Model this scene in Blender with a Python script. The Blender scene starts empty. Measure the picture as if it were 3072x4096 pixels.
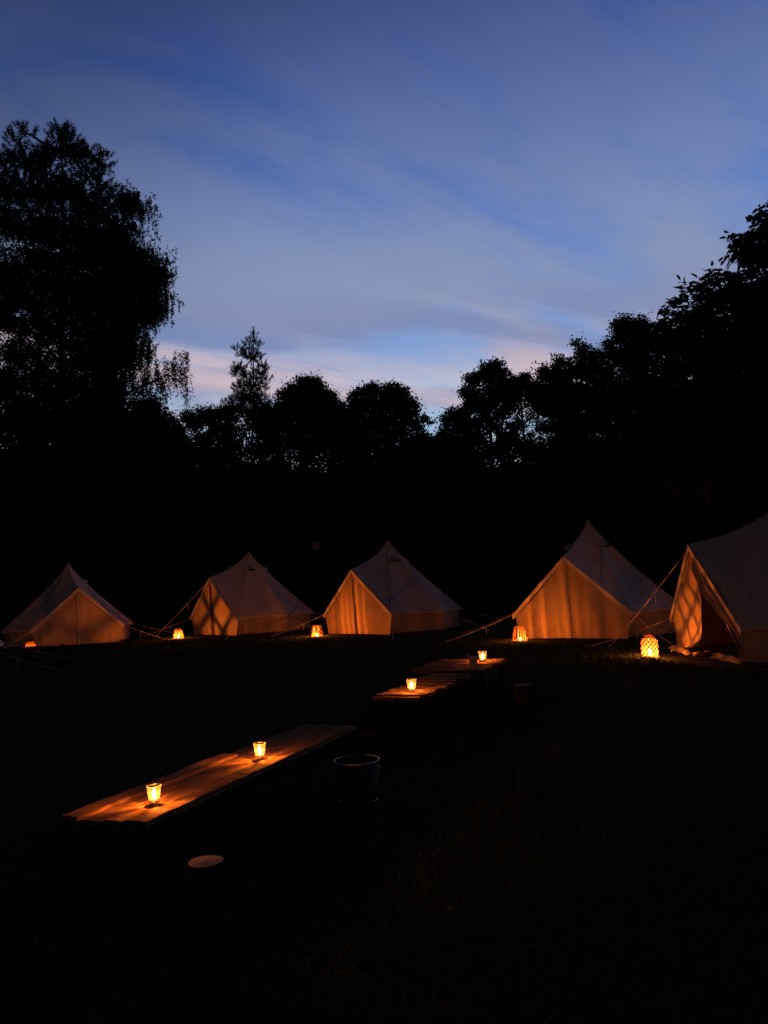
import bpy, bmesh, math, random
import numpy as np
from mathutils import Vector, Matrix, noise

S = bpy.context.scene
COL = S.collection
random.seed(7)
RNG = np.random.default_rng(11)
R = math.radians

# ---------------------------------------------------------------- camera
CAM_H = 1.55
PITCH, ROLL = R(5.33), R(-3.0)
FPX = 3076.0
cam = bpy.data.cameras.new('camera')
camo = bpy.data.objects.new('camera', cam); COL.objects.link(camo)
camo.matrix_world = (Matrix.Translation((0, 0, CAM_H)) @ Matrix.Rotation(math.pi/2 + PITCH, 4, 'X')
                     @ Matrix.Rotation(ROLL, 4, 'Z'))
cam.sensor_fit = 'VERTICAL'
cam.angle = 2*math.atan(2048/FPX)
cam.sensor_height = 24.0
cam.lens = 24.0*FPX/4096
cam.clip_start = 0.05; cam.clip_end = 3000
S.camera = camo

# ---------------------------------------------------------------- render / exposure
S.view_settings.view_transform = 'Standard'
S.view_settings.look = 'None'
S.view_settings.exposure = 0.0
S.view_settings.gamma = 1.0
S.view_settings.use_curve_mapping = False

# ---------------------------------------------------------------- dusk sky
def srgb(r, g, b):
    def f(c):
        c /= 255.0
        return c/12.92 if c <= 0.04045 else ((c+0.055)/1.055)**2.4
    return (f(r), f(g), f(b), 1.0)

world = bpy.data.worlds.new('World'); S.world = world; world.use_nodes = True
nt = world.node_tree; nt.nodes.clear()
def N(tp, **kw):
    n = nt.nodes.new(tp)
    for k, v in kw.items(): setattr(n, k, v)
    return n
def L(a, b): nt.links.new(a, b)
def mth(op, a, b=None, clamp=False):
    n = N('ShaderNodeMath', operation=op); n.use_clamp = clamp
    for i, v in enumerate((a, b)):
        if v is None: continue
        if isinstance(v, (int, float)): n.inputs[i].default_value = v
        else: L(v, n.inputs[i])
    return n.outputs[0]
def ramp(fac, stops, interp='LINEAR'):
    n = N('ShaderNodeValToRGB'); cr = n.color_ramp; cr.interpolation = interp
    while len(cr.elements) < len(stops): cr.elements.new(0.5)
    for e, (p, c) in zip(cr.elements, stops):
        e.position = p; e.color = c if isinstance(c, tuple) else (c, c, c, 1)
    L(fac, n.inputs[0]); return n.outputs[0]
def mixc(fac, a, b, mode='MIX'):
    n = N('ShaderNodeMix', data_type='RGBA', blend_type=mode)
    if isinstance(fac, (int, float)): n.inputs[0].default_value = fac
    else: L(fac, n.inputs[0])
    for i, v in ((6, a), (7, b)):
        if isinstance(v, tuple): n.inputs[i].default_value = v
        else: L(v, n.inputs[i])
    return n.outputs[2]
tc = N('ShaderNodeTexCoord'); sep = N('ShaderNodeSeparateXYZ'); L(tc.outputs['Generated'], sep.inputs[0])
dx, dy, dz = sep.outputs
clear = ramp(dz, [(0.0, srgb(150, 195, 200)), (0.15, srgb(178, 222, 230)), (0.215, srgb(146, 192, 220)), (0.27, srgb(118, 154, 200)),
                  (0.34, srgb(100, 134, 192)), (0.42, srgb(82, 114, 177)), (0.52, srgb(60, 90, 154)),
                  (0.62, srgb(44, 68, 138)), (0.72, srgb(22, 32, 80)), (0.85, srgb(8, 11, 30)), (1.0, srgb(5, 6, 16))])
cloud = ramp(dz, [(0.0, srgb(176, 176, 185)), (0.17, srgb(190, 180, 188)), (0.23, srgb(205, 180, 182)), (0.28, srgb(162, 154, 174)),
                  (0.36, srgb(130, 143, 172)), (0.45, srgb(106, 123, 166)), (0.56, srgb(78, 96, 144)),
                  (0.66, srgb(50, 66, 114)), (0.8, srgb(10, 13, 30)), (1.0, srgb(5, 6, 16))])
den = mth('ADD', dz, 0.10)
px_ = mth('DIVIDE', dx, den); py_ = mth('DIVIDE', dy, den)
cmb = N('ShaderNodeCombineXYZ'); L(px_, cmb.inputs[0]); L(py_, cmb.inputs[1])
def cloudnoise(az, along, across, scale, detail, loc, dist=0.4, rough=0.5):
    """streaks that run towards compass bearing az (degrees right of straight ahead)"""
    mp = N('ShaderNodeMapping', vector_type='TEXTURE'); mp.inputs['Rotation'].default_value = (0, 0, R(-az))
    mp.inputs['Scale'].default_value = (across, along, 1); mp.inputs['Location'].default_value = loc
    L(cmb.outputs[0], mp.inputs[0])
    nz = N('ShaderNodeTexNoise'); nz.inputs['Scale'].default_value = scale; nz.inputs['Detail'].default_value = detail
    nz.inputs['Roughness'].default_value = rough; nz.inputs['Distortion'].default_value = dist
    L(mp.outputs[0], nz.inputs[0]); return nz.outputs[0]
n1 = cloudnoise(42, 2.4, 0.95, 1.3, 5, (3.1, 0.6, 0), 0.5, 0.5)
n2 = cloudnoise(55, 1.5, 0.5, 1.4, 7, (7.3, 2.2, 0), 0.9, 0.62)
m1 = ramp(n1, [(0.42, 0.0), (0.56, 1.0)], 'EASE')
m2 = ramp(n2, [(0.44, 0.0), (0.66, 0.8)], 'EASE')
low = ramp(dz, [(0.13, 0.0), (0.20, 0.15), (0.30, 0.15), (0.45, 0.08), (0.6, 0.05)])
col = mixc(mth('ADD', mth('MULTIPLY', m1, 0.85), low, True), clear, cloud)
col = mixc(m2, col, cloud)
# grey shaded undersides in the low bands
n3 = cloudnoise(62, 2.6, 0.8, 1.5, 5, (1.3, 5.2, 0), 0.5)
m3 = mth('MULTIPLY', ramp(n3, [(0.42, 0.0), (0.58, 0.85)], 'EASE'), ramp(dz, [(0.14, 0.0), (0.18, 1.0), (0.33, 0.9), (0.42, 0.0)]))
col = mixc(m3, col, srgb(112, 126, 164))
# a peach band low over the trees with a clear pale gap under it
zt = mth('ADD', mth('ADD', dz, mth('MULTIPLY', dx, 0.10)), mth('MULTIPLY', mth('SUBTRACT', n3, 0.5), 0.09))
peach = mth('MULTIPLY', ramp(zt, [(0.228, 0.0), (0.246, 0.80), (0.265, 0.6), (0.295, 0.0)]), ramp(n2, [(0.36, 0.25), (0.56, 1.0)]))
gap = mth('MULTIPLY', ramp(zt, [(0.175, 0.0), (0.20, 0.8), (0.226, 0.9), (0.240, 0.0)]), ramp(n2, [(0.42, 1.0), (0.60, 0.2)]))
col = mixc(gap, col, srgb(158, 200, 222)); col = mixc(peach, col, srgb(196, 176, 182))
# brighter towards the afterglow ahead and slightly right, night behind the viewer
glow = mth('ADD', mth('MULTIPLY', dx, 0.42), mth('MULTIPLY', dy, 0.91))
gf = ramp(glow, [(0.0, 0.045), (0.28, 0.13), (0.52, 0.56), (0.80, 1.0)], 'EASE')
col = mixc(1.0, col, gf, 'MULTIPLY')
sky = N('ShaderNodeTexSky', sky_type='NISHITA'); sky.sun_disc = False
sky.sun_elevation = R(-3.5); sky.sun_rotation = R(18)
col = mixc(0.01, col, sky.outputs[0], 'ADD')
bg = N('ShaderNodeBackground'); L(col, bg.inputs[0]); bg.inputs[1].default_value = 1.2
L(bg.outputs[0], N('ShaderNodeOutputWorld').inputs[0])

# ---------------------------------------------------------------- pixel-to-place helpers (photograph is 3072 x 4096)
ROT = camo.matrix_world.to_3x3()
def ray(x, y): return ROT @ Vector(((x-1536)/FPX, -(y-2048)/FPX, -1.0))
def on_z(x, y, z=0.0):
    d = ray(x, y); t = (z-CAM_H)/d.z; return Vector((0, 0, CAM_H)) + d*t
def at_depth(x, y, Y):
    d = ray(x, y); return Vector((0, 0, CAM_H)) + d*(Y/d.y)

# ---------------------------------------------------------------- object helpers
def tag(o, label=None, cat=None, group=None, kind=None):
    if label: o['label'] = label
    if cat: o['category'] = cat
    if group: o['group'] = group
    if kind: o['kind'] = kind
    return o
def empty(name, loc=(0, 0, 0), rz=0.0):
    o = bpy.data.objects.new(name, None); COL.objects.link(o); o.location = loc; o.rotation_euler = (0, 0, rz)
    o.empty_display_size = 0.2
    return o
def link(name, me, mat, parent=None, smooth=False):
    o = bpy.data.objects.new(name, me); COL.objects.link(o)
    if mat: me.materials.append(mat)
    if smooth: me.polygons.foreach_set('use_smooth', [True]*len(me.polygons))
    if parent: o.parent = parent
    return o
class MB:
    def __init__(s): s.v = []; s.f = []
    def add(s, vs, fs):
        b = len(s.v); s.v += [tuple(v) for v in vs]; s.f += [tuple(i+b for i in f) for f in fs]
    def grid(s, fn, nu, nv, cu=False):
        b = len(s.v)
        for j in range(nv+1):
            for i in range(nu+1): s.v.append(tuple(fn(i/nu, j/nv)))
        for j in range(nv):
            for i in range(nu):
                a = b+j*(nu+1)+i; s.f.append((a, a+1, a+nu+2, a+nu+1))
    def box(s, c, sz, M=None):
        x, y, z = [k/2 for k in sz]; vs = [Vector((sx*x, sy*y, sz_*z)) for sx in (-1, 1) for sy in (-1, 1) for sz_ in (-1, 1)]
        if M: vs = [M @ v for v in vs]
        vs = [v+Vector(c) for v in vs]
        s.add(vs, [(0, 1, 3, 2), (4, 6, 7, 5), (0, 4, 5, 1), (2, 3, 7, 6), (0, 2, 6, 4), (1, 5, 7, 3)])
    def tube(s, pts, rad, n=6, cap=True):
        pts = [Vector(p) for p in pts]
        if isinstance(rad, (int, float)): rad = [rad]*len(pts)
        b = len(s.v); ref = None
        for i, p in enumerate(pts):
            t = (pts[min(i+1, len(pts)-1)]-pts[max(i-1, 0)])
            if t.length < 1e-9: t = Vector((0, 0, 1))
            t.normalize()
            if ref is None: ref = Vector((1, 0, 0)) if abs(t.x) < 0.8 else Vector((0, 1, 0))
            u = (ref - t*ref.dot(t)).normalized(); w = t.cross(u); ref = u
            for k in range(n):
                a = 2*math.pi*k/n; s.v.append(tuple(p+(u*math.cos(a)+w*math.sin(a))*rad[i]))
        for i in range(len(pts)-1):
            for k in range(n):
                k2 = (k+1) % n; s.f.append((b+i*n+k, b+i*n+k2, b+(i+1)*n+k2, b+(i+1)*n+k))
        if cap:
            s.f.append(tuple(b+k for k in range(n))[::-1]); s.f.append(tuple(b+(len(pts)-1)*n+k for k in range(n)))
    def lathe(s, prof, n=32, c=(0, 0, 0), fac=None):
        b = len(s.v)
        for (r, z) in prof:
            for k in range(n):
                a = 2*math.pi*k/n; rr = r*(fac(a, z) if fac else 1)
                s.v.append((c[0]+rr*math.cos(a), c[1]+rr*math.sin(a), c[2]+z))
        for i in range(len(prof)-1):
            for k in range(n):
                k2 = (k+1) % n; s.f.append((b+i*n+k, b+i*n+k2, b+(i+1)*n+k2, b+(i+1)*n+k))
    def mesh(s, name):
        me = bpy.data.meshes.new(name); me.from_pydata(s.v, [], s.f); me.update(); return me
    def build(s, name, mat, parent=None, smooth=False): return link(name, s.mesh(name), mat, parent, smooth)

def fast_mesh(name, verts, nper, mat, parent=None):
    """verts (F*nper,3): F separate polygons of nper corners."""
    nv = len(verts); nf = nv//nper
    me = bpy.data.meshes.new(name)
    me.vertices.add(nv); me.vertices.foreach_set('co', verts.astype(np.float32).ravel())
    me.loops.add(nv); me.loops.foreach_set('vertex_index', np.arange(nv, dtype=np.int32))
    me.polygons.add(nf); me.polygons.foreach_set('loop_start', np.arange(0, nv, nper, dtype=np.int32))
    me.polygons.foreach_set('loop_total', np.full(nf, nper, dtype=np.int32))
    me.update(calc_edges=True)
    return link(name, me, mat, parent)

# ---------------------------------------------------------------- materials
def mat(name, base=(0.5, 0.5, 0.5), rough=0.8, spec=0.3, metal=0.0, trans=0.0, var=0.0, vscale=6.0, bump=0.0, bscale=40.0,
        vsc=(1, 1, 1), coord='Object', dark=None):
    m = bpy.data.materials.new(name); m.use_nodes = True; t = m.node_tree
    p = t.nodes['Principled BSDF']; out = t.nodes['Material Output']
    p.inputs['Base Color'].default_value = (*base, 1); p.inputs['Roughness'].default_value = rough
    p.inputs['Specular IOR Level'].default_value = spec; p.inputs['Metallic'].default_value = metal
    if var or bump:
        co = t.nodes.new('ShaderNodeTexCoord'); mp = t.nodes.new('ShaderNodeMapping'); mp.inputs['Scale'].default_value = vsc
        t.links.new(co.outputs[coord], mp.inputs[0])
    if var:
        nz = t.nodes.new('ShaderNodeTexNoise'); nz.inputs['Scale'].default_value = vscale; nz.inputs['Detail'].default_value = 6
        nz.inputs['Roughness'].default_value = 0.65
        t.links.new(mp.outputs[0], nz.inputs[0])
        r = t.nodes.new('ShaderNodeValToRGB'); r.color_ramp.elements[0].position = 0.3; r.color_ramp.elements[1].position = 0.72
        d = dark or tuple(c*(1-var) for c in base)
        r.color_ramp.elements[0].color = (*d, 1); r.color_ramp.elements[1].color = (*[min(1, c*(1+var*0.35)) for c in base], 1)
        t.links.new(nz.outputs[0], r.inputs[0]); t.links.new(r.outputs[0], p.inputs['Base Color'])
    if bump:
        nb = t.nodes.new('ShaderNodeTexNoise'); nb.inputs['Scale'].default_value = bscale; nb.inputs['Detail'].default_value = 5
        t.links.new(mp.outputs[0], nb.inputs[0])
        b = t.nodes.new('ShaderNodeBump'); b.inputs['Strength'].default_value = bump; b.inputs['Distance'].default_value = 0.02
        t.links.new(nb.outputs[0], b.inputs['Height']); t.links.new(b.outputs[0], p.inputs['Normal'])
    if trans:
        tr = t.nodes.new('ShaderNodeBsdfTranslucent'); tr.inputs[0].default_value = (*base, 1)
        mx = t.nodes.new('ShaderNodeMixShader'); mx.inputs[0].default_value = trans
        t.links.new(p.outputs[0], mx.inputs[1]); t.links.new(tr.outputs[0], mx.inputs[2]); t.links.new(mx.outputs[0], out.inputs[0])
    return m
def emis(name, c, s):
    m = bpy.data.materials.new(name); m.use_nodes = True; t = m.node_tree; t.nodes.clear()
    e = t.nodes.new('ShaderNodeEmission'); e.inputs[0].default_value = (*c, 1); e.inputs[1].default_value = s
    o = t.nodes.new('ShaderNodeOutputMaterial'); tr = t.nodes.new('ShaderNodeBsdfTransparent'); ad = t.nodes.new('ShaderNodeAddShader')
    t.links.new(e.outputs[0], ad.inputs[0]); t.links.new(tr.outputs[0], ad.inputs[1]); t.links.new(ad.outputs[0], o.inputs[0]); return m
def thin_glass(name, tint=(1, 0.97, 0.9), gl=0.12, frost=0.0, facets=0.0, fcol=(0.9, 0.8, 0.6)):
    """thin-walled glass: clear transmission, fresnel gloss, an optional milky share; pressed facets vary the clearness."""
    m = bpy.data.materials.new(name); m.use_nodes = True; t = m.node_tree; t.nodes.clear()
    n = t.nodes.new; o = n('ShaderNodeOutputMaterial')
    tr = n('ShaderNodeBsdfTransparent'); tr.inputs[0].default_value = (*tint, 1)
    if facets:
        co = n('ShaderNodeTexCoord'); mp = n('ShaderNodeMapping'); mp.inputs['Scale'].default_value = (1, 1, 0.7)
        vz = n('ShaderNodeTexVoronoi'); vz.feature = 'F1'; vz.inputs['Scale'].default_value = 55
        t.links.new(co.outputs['Object'], mp.inputs[0]); t.links.new(mp.outputs[0], vz.inputs[0])
        r = n('ShaderNodeValToRGB'); r.color_ramp.elements[0].position = 0.15; r.color_ramp.elements[0].color = (*tint, 1)
        r.color_ramp.elements[1].position = 0.75
        r.color_ramp.elements[1].color = (*[c*(1-facets) for c in tint], 1)
        t.links.new(vz.outputs['Distance'], r.inputs[0]); t.links.new(r.outputs[0], tr.inputs[0])
    g = n('ShaderNodeBsdfGlossy'); g.inputs['Roughness'].default_value = 0.12
    lw = n('ShaderNodeLayerWeight'); lw.inputs[0].default_value = 0.25
    mm = n('ShaderNodeMath'); mm.operation = 'MULTIPLY_ADD'; mm.inputs[1].default_value = 0.6; mm.inputs[2].default_value = gl*0.4
    t.links.new(lw.outputs['Facing'], mm.inputs[0])
    mx = n('ShaderNodeMixShader'); t.links.new(mm.outputs[0], mx.inputs[0]); t.links.new(tr.outputs[0], mx.inputs[1]); t.links.new(g.outputs[0], mx.inputs[2])
    last = mx
    if frost:
        tl = n('ShaderNodeBsdfTranslucent'); tl.inputs[0].default_value = (*fcol, 1)
        m2 = n('ShaderNodeMixShader'); m2.inputs[0].default_value = frost
        t.links.new(mx.outputs[0], m2.inputs[1]); t.links.new(tl.outputs[0], m2.inputs[2]); last = m2
    t.links.new(last.outputs[0], o.inputs[0]); return m

M_GRASS = mat('meadow_ground', (0.030, 0.036, 0.014), 1.0, 0.05, var=0.55, vscale=1.3, bump=0.6, bscale=14, coord='Object')
M_BLADE = mat('grass_blade', (0.045, 0.062, 0.016), 0.8, 0.15, trans=0.25, var=0.45, vscale=2.0)
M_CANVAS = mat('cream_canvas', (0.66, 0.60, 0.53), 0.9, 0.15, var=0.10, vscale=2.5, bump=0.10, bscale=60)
M_WALLC = mat('wall_canvas_glow_tinted', (0.56, 0.41, 0.26), 0.92, 0.12, var=0.16, vscale=3.0, bump=0.10, bscale=50)  # same cloth as the roof; shading and lantern warmth are put into this colour
M_HEM = mat('sand_webbing', (0.40, 0.33, 0.25), 0.9, 0.1)
M_ZIP = mat('brown_zip_and_gap_shade', (0.10, 0.06, 0.035), 0.8, 0.2)  # zip brown; on the second tent it also paints the dark door gap
M_GSHEET = mat('groundsheet', (0.06, 0.045, 0.035), 0.6, 0.4, var=0.3)
M_INSIDE = mat('vent_shade_disc', (0.015, 0.013, 0.012), 0.9, 0.1)  # near-black, painted shade for the hollow under each vent hood
M_ROPE = mat('cotton_rope', (0.55, 0.47, 0.36), 0.9, 0.1)
M_STEEL = mat('peg_steel', (0.35, 0.33, 0.3), 0.45, 0.5, metal=0.9)
M_POLE = mat('pole_steel', (0.3, 0.3, 0.3), 0.4, 0.5, metal=0.8)
M_WOOD = mat('rough_plank', (0.25, 0.150, 0.07), 0.95, 0.04, var=0.72, vscale=3.5, bump=1.0, bscale=9, vsc=(1.1, 9.0, 9.0))
M_LEG = mat('table_leg_wood', (0.022, 0.014, 0.009), 0.95, 0.02, var=0.4, vscale=8)
M_WICKER = mat('wicker', (0.34, 0.20, 0.10), 0.75, 0.3, trans=0.22, var=0.4, vscale=30)
M_NET = mat('macrame_cord', (0.42, 0.20, 0.10), 0.85, 0.15, trans=0.12)
M_WAX = mat('candle_wax', (0.9, 0.82, 0.66), 0.5, 0.3, trans=0.5)
M_WICK = mat('wick', (0.02, 0.015, 0.01), 0.9, 0.1)
M_FLAME = emis('flame', (1.0, 0.70, 0.30), 60.0)
M_TUMBLER = thin_glass('tumbler_glass', facets=0.85, frost=0.012, fcol=(0.8, 1.0, 0.9))
M_RIM = thin_glass('glass_rim', tint=(0.9, 0.8, 0.6), frost=0.06, fcol=(0.8, 1.0, 0.9))
M_JAR = thin_glass('lantern_jar_glass', frost=0.045, fcol=(0.8, 1.0, 0.9))
M_CUP = mat('plastic_cup', (0.62, 0.55, 0.46), 0.5, 0.4, trans=0.5)
M_STRAW = mat('straw', (0.7, 0.5, 0.4), 0.5, 0.4)
M_BARK = mat('bark', (0.025, 0.02, 0.017), 0.95, 0.05, var=0.4, vscale=5)
M_LEAF = mat('foliage', (0.028, 0.040, 0.020), 0.9, 0.06)
M_LEAF2 = mat('broad_foliage', (0.030, 0.042, 0.018), 0.85, 0.10)
M_NEEDLE = mat('pine_needles', (0.022, 0.034, 0.022), 0.9, 0.05)
M_CUT = mat('cut_timber', (0.13, 0.125, 0.12), 0.8, 0.2, var=0.25, vscale=12)
M_LOG = mat('log_bark', (0.022, 0.016, 0.012), 0.95, 0.03, var=0.5, vscale=10, bump=0.6, bscale=18)
M_BUCKET = mat('galvanised_metal', (0.012, 0.012, 0.012), 0.6, 0.15, metal=0.0, var=0.3, vscale=10)
M_BRIM = mat('bare_metal_rim', (0.25, 0.24, 0.23), 0.4, 0.5, metal=0.5)
M_BOARD = mat('pale_board', (0.34, 0.33, 0.36), 0.8, 0.2, var=0.1)
M_POST = mat('dark_post', (0.04, 0.032, 0.026), 0.9, 0.1)
M_WEED = mat('meadow_seed_heads', (0.12, 0.12, 0.05), 0.85, 0.1, trans=0.2)

# ---------------------------------------------------------------- ground
def ground_z(x, y):
    return 0.34*math.exp(-min(80, ((y-21.2)/1.5)**2)) / (1+math.exp(max(-40, min(40, (x+7.2)/0.55))))
def build_ground():
    mb = MB()
    xs = [-1500, -400, -150, -60] + [i*0.6 for i in range(-70, 51)] + [60, 150, 400, 1500]
    ys = [-1500, -300, -60, -15] + [i*0.6 for i in range(-12, 70)] + [60, 90, 150, 400, 2500]
    nx = len(xs)
    for y in ys:
        for x in xs:
            near = abs(x) < 45 and -8 < y < 45
            z = ground_z(x, y) + (0.012*noise.noise(Vector((x*0.8, y*0.8, 0))) - 0.012 if near else -0.012)
            mb.v.append((x, y, z))
    for j in range(len(ys)-1):
        for i in range(nx-1):
            a = j*nx+i; mb.f.append((a, a+1, a+nx+1, a+nx))
    o = mb.build('ground', M_GRASS, None, True); tag(o, kind='structure')
build_ground()

# ---------------------------------------------------------------- bell tents
CANG = [44.3, 89, 134, 180, 226, 271, 315.7]          # eave corners, measured from the door direction (-Y)
def pol(a, r, z): a = R(a); return Vector((r*math.sin(a), -r*math.cos(a), z))
def tent(loc, rz, label, lh=1.0, open_door=False, seed=0, vents=(65, 156, 204, 295), zipmat=None, zipw=0.03, foldamp=0.016, rope_skip=(), scale=1.0, storm=(), apex=2.90):
    rnd = random.Random(seed)
    root = empty('bell_tent', loc, rz); root.scale = (scale,)*3
    tag(root, label, 'tent', 'cream bell tents pitched in a row')
    EZ = 0.61; AP = Vector((0, 0, apex*lh)); RT = Vector((0, -1.74, 2.04*lh)); ER = 2.33
    C = [pol(a, ER if 60 < a < 300 else 2.27, EZ) for a in CANG]
    W = [pol(a, 2.19, 0) for a in CANG]
    W[0] = Vector((1.40, -1.56, 0)); W[-1] = Vector((-1.40, -1.56, 0))
    off = Vector((seed*3.7, seed*1.3, 0))
    def wr(p, s, a): return a*noise.noise((p+off)*s)
    # --- roof panels
    roof = MB()
    def esag(c): return Vector((0, -1, 2.0)).normalized()*0.105 if abs(c.x) < 1e-6 and c.y < -1 and c.z > 1.5 else Vector((c.x, c.y, 2.0)).normalized()*0.06
    def panel(A, P, Q, sag, nfold=0.0, eaveup=0.05):
        uP, uQ = esag(P), esag(Q)
        nrm = (P-A).cross(Q-A).normalized()
        if nrm.z < 0: nrm = -nrm
        def fn(s, t):
            tt = t
            e = P.lerp(Q, s)
            p = A.lerp(e, tt)
            cen = Vector((0, 0, 0))
            m = math.sin(math.pi*s)
            p = p - nrm*(sag*math.sin(math.pi*min(1, tt*0.92+0.04))*m)
            p = p - uP.lerp(uQ, s)*math.sin(math.pi*tt)
            p.z += eaveup*m*tt**4
            p.x -= p.x*0.03*m*tt**3; p.y -= p.y*0.03*m*tt**3
            p.z += 0.11*math.exp(-tt/0.035)
            # tension folds running up from the eave corners
            d0 = tt*s; ang = math.atan2(s+0.02, 1.02-tt); ang2 = math.atan2(1.02-s, 1.02-tt)
            fold = (math.sin(ang*17+seed)*math.exp(-((1-tt)*2.2)) * (1-s)**1.5 + math.sin(ang2*17+seed*2)*math.exp(-((1-tt)*2.2)) * s**1.5)
            p = p + nrm*(nfold*fold*m*1.4 + wr(p, 1.3, 0.05)*tt*m + wr(p, 4.0, 0.016)*tt*m)
            return p
        roof.grid(fn, 22, 30)
    for i in range(len(C)-1): panel(AP, C[i], C[i+1], 0.05, foldamp)
    panel(AP, C[-1], RT, 0.03, foldamp*0.6, 0.0); panel(AP, RT, C[0], 0.03, foldamp*0.6, 0.0)
    roof.build('roof', M_CANVAS, root, True)
    # hem hanging along the eave and the door arch
    hem = MB()
    def strip(P, Q, drop, up, n=16, bow=0.0):
        def fn(s, t):
            p = P.lerp(Q, s); m = math.sin(math.pi*s); p.z += up*m
            p.x -= p.x*0.03*m*(1 if up else 0); p.y -= p.y*0.03*m*(1 if up else 0)
            c = Vector((p.x, p.y, 0)).normalized()
            return p + Vector((0, 0, -drop*t)) - c*(0.012*t) + Vector((0, 0, 0.004*math.sin(s*40+seed)))
        hem.grid(fn, n, 2)
    for i in range(len(C)-1): strip(C[i], C[i+1], 0.075, 0.05)
    strip(C[-1], RT, 0.12, 0.0); strip(RT, C[0], 0.12, 0.0)
    hem.build('eave_hem', M_CANVAS, root, True)
    # seams over the panel joints
    sm = MB()
    for c in C:
        nr = c.normalized()
        pts = []
        for k in range(17):
            t = k/16; p = AP.lerp(c, t)
            up = Vector((c.x, c.y, 2.0)).normalized()
            pts.append(p - up*(0.06*math.sin(math.pi*t) - 0.004) + Vector((0, 0, 0.11*math.exp(-t/0.035))))
        sm.tube(pts, 0.007, 4)
    sm.build('roof_seam', M_CANVAS, root, True)
    # --- wall
    wall = MB()
    for i in range(len(C)-1):
        def fn(s, t, i=i):
            a = W[i].lerp(W[i+1], s); b = Vector((C[i].x, C[i].y, 0)).lerp(Vector((C[i+1].x, C[i+1].y, 0)), s)*0.945
            m = math.sin(math.pi*s)
            p = a.lerp(b, t); p.z = (EZ+0.05*m-0.02)*t
            c = Vector((p.x, p.y, 0)).normalized()
            out = 0.03*math.sin(math.pi*t)*m + 0.016*math.sin(s*23+seed+3*t)*(1-t*0.5) + wr(p, 3.0, 0.05)*m
            return p + c*out
        wall.grid(fn, 22, 8)
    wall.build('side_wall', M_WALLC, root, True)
    # mud flap lying on the grass round the wall
    mf = MB()
    for i in range(len(C)-1):
        def fn(s, t, i=i):
            a = W[i].lerp(W[i+1], s); c = Vector((a.x, a.y, 0)).normalized()
            return a + c*(0.02+0.09*t+0.02*math.sin(s*30)) + Vector((0, 0, 0.035*(1-t)+0.01+0.012*math.sin(s*41+seed)))
        mf.grid(fn, 22, 2)
    mf.build('mud_flap', M_GSHEET, root, True)
    gs = MB(); gs.add([w*0.97+Vector((0, 0, 0.018)) for w in W]+[Vector((0, -1.52, 0.018))], [tuple(range(8))])
    gs.build('groundsheet', M_GSHEET, root)
    # --- door face
    RTi = RT + Vector((0, 0.06, -0.08)); FT = Vector((0, -1.60, 0.02))
    def door_half(sx, inner_fn=None, fold=0.020, n=30, base_lift=None):
        mb = MB()
        Ct = (C[0] if sx > 0 else C[-1])*1.0; Ct = Vector((Ct.x*0.955, Ct.y*0.965, EZ-0.05))
        Wf = W[0] if sx > 0 else W[-1]
        def fn(u, v):
            top = Ct.lerp(RTi, u); top.z += -0.05*math.sin(math.pi*u)
            bot = Wf.lerp(FT, u)
            if inner_fn: bot = inner_fn(u, bot); 
            p = bot.lerp(top, v)
            f = fold*math.sin(u*34+seed+1.2*v)*(1-v)**0.6*(0.4+0.6*math.sin(u*7+seed)) + 0.03*math.sin(math.pi*v)*math.sin(math.pi*u)
            p.y -= f + wr(p, 2.6, 0.035)*(1-v)*0.8 + wr(p, 7, 0.008)
            if base_lift: p = base_lift(u, v, p)
            return p
        mb.grid(fn, n, 26); return mb
    if not open_door:
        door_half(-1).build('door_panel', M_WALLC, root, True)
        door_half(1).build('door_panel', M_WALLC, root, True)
        z = MB(); pts = [FT.lerp(RTi, k/14)+Vector((0.012*math.sin(k*0.9+seed), -0.045, 0)) for k in range(15)]
        def fn(u, v):
            k = v*14; i = min(13, int(k)); p = pts[i].lerp(pts[i+1], k-i)
            return p + Vector(((u-0.5)*2*zipw*(1-0.5*v), -0.015*math.sin(math.pi*u), 0))
        z.grid(fn, 4, 20); z.build('door_zip', zipmat or M_ZIP, root, True)
    else:
        # left flap hangs loose with a curled foot; right flap is drawn back against the frame
        def curl(u, v, p):
            k = max(0, 0.09-v)/0.09
            p.z += 0.12*u*(1-v)**3 + 0.05*(1-v)**6; p.y -= 0.10*k*(1+math.sin(u*9))
            p.x += 0.10*u*(1-v)**1.2 - 0.08*u*math.sin(math.pi*v)
            p.y += 0.10*u*math.sin(math.pi*min(1, v*1.1)) - 0.12*u*(1-v)**2
            return p
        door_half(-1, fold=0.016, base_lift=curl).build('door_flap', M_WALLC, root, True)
        Ct = Vector((C[0].x*0.955, C[0].y*0.965, EZ-0.05)); Wf = W[0]
        mb = MB()
        def fn(u, v):
            # v 0 at the foot of the wall, 1 at the door peak ; u 0 at the frame edge, 1 at the free edge
            if v < 0.22: a = Wf.lerp(Ct, v/0.22)
            else: a = Ct.lerp(RTi, (v-0.22)/0.78)
            wd = 0.44*math.sin(math.pi*min(1, (1-v)*1.15)**0.8)*(1-v)**0.25 + 0.10*math.exp(-((v-0.26)/0.06)**2)
            d = Vector((-0.93, -0.30, -0.18))
            p = a + d*wd*u
            p.y -= 0.03*math.sin(u*11+v*5) + 0.02*math.sin(v*30+u*3)
            return p
        mb.grid(fn, 14, 40); mb.build('door_flap', M_WALLC, root, True)
        cr = MB()
        def fn2(u, v):
            return Vector((-1.35+1.5*u, -1.60-0.22*v+0.05*math.sin(u*17), 0.03+0.07*math.sin(math.pi*v)*(0.6+0.4*math.sin(u*23))+0.02*math.sin(u*41)))
        cr.grid(fn2, 40, 6); cr.build('door_hem', M_WALLC, root, True)
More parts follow.
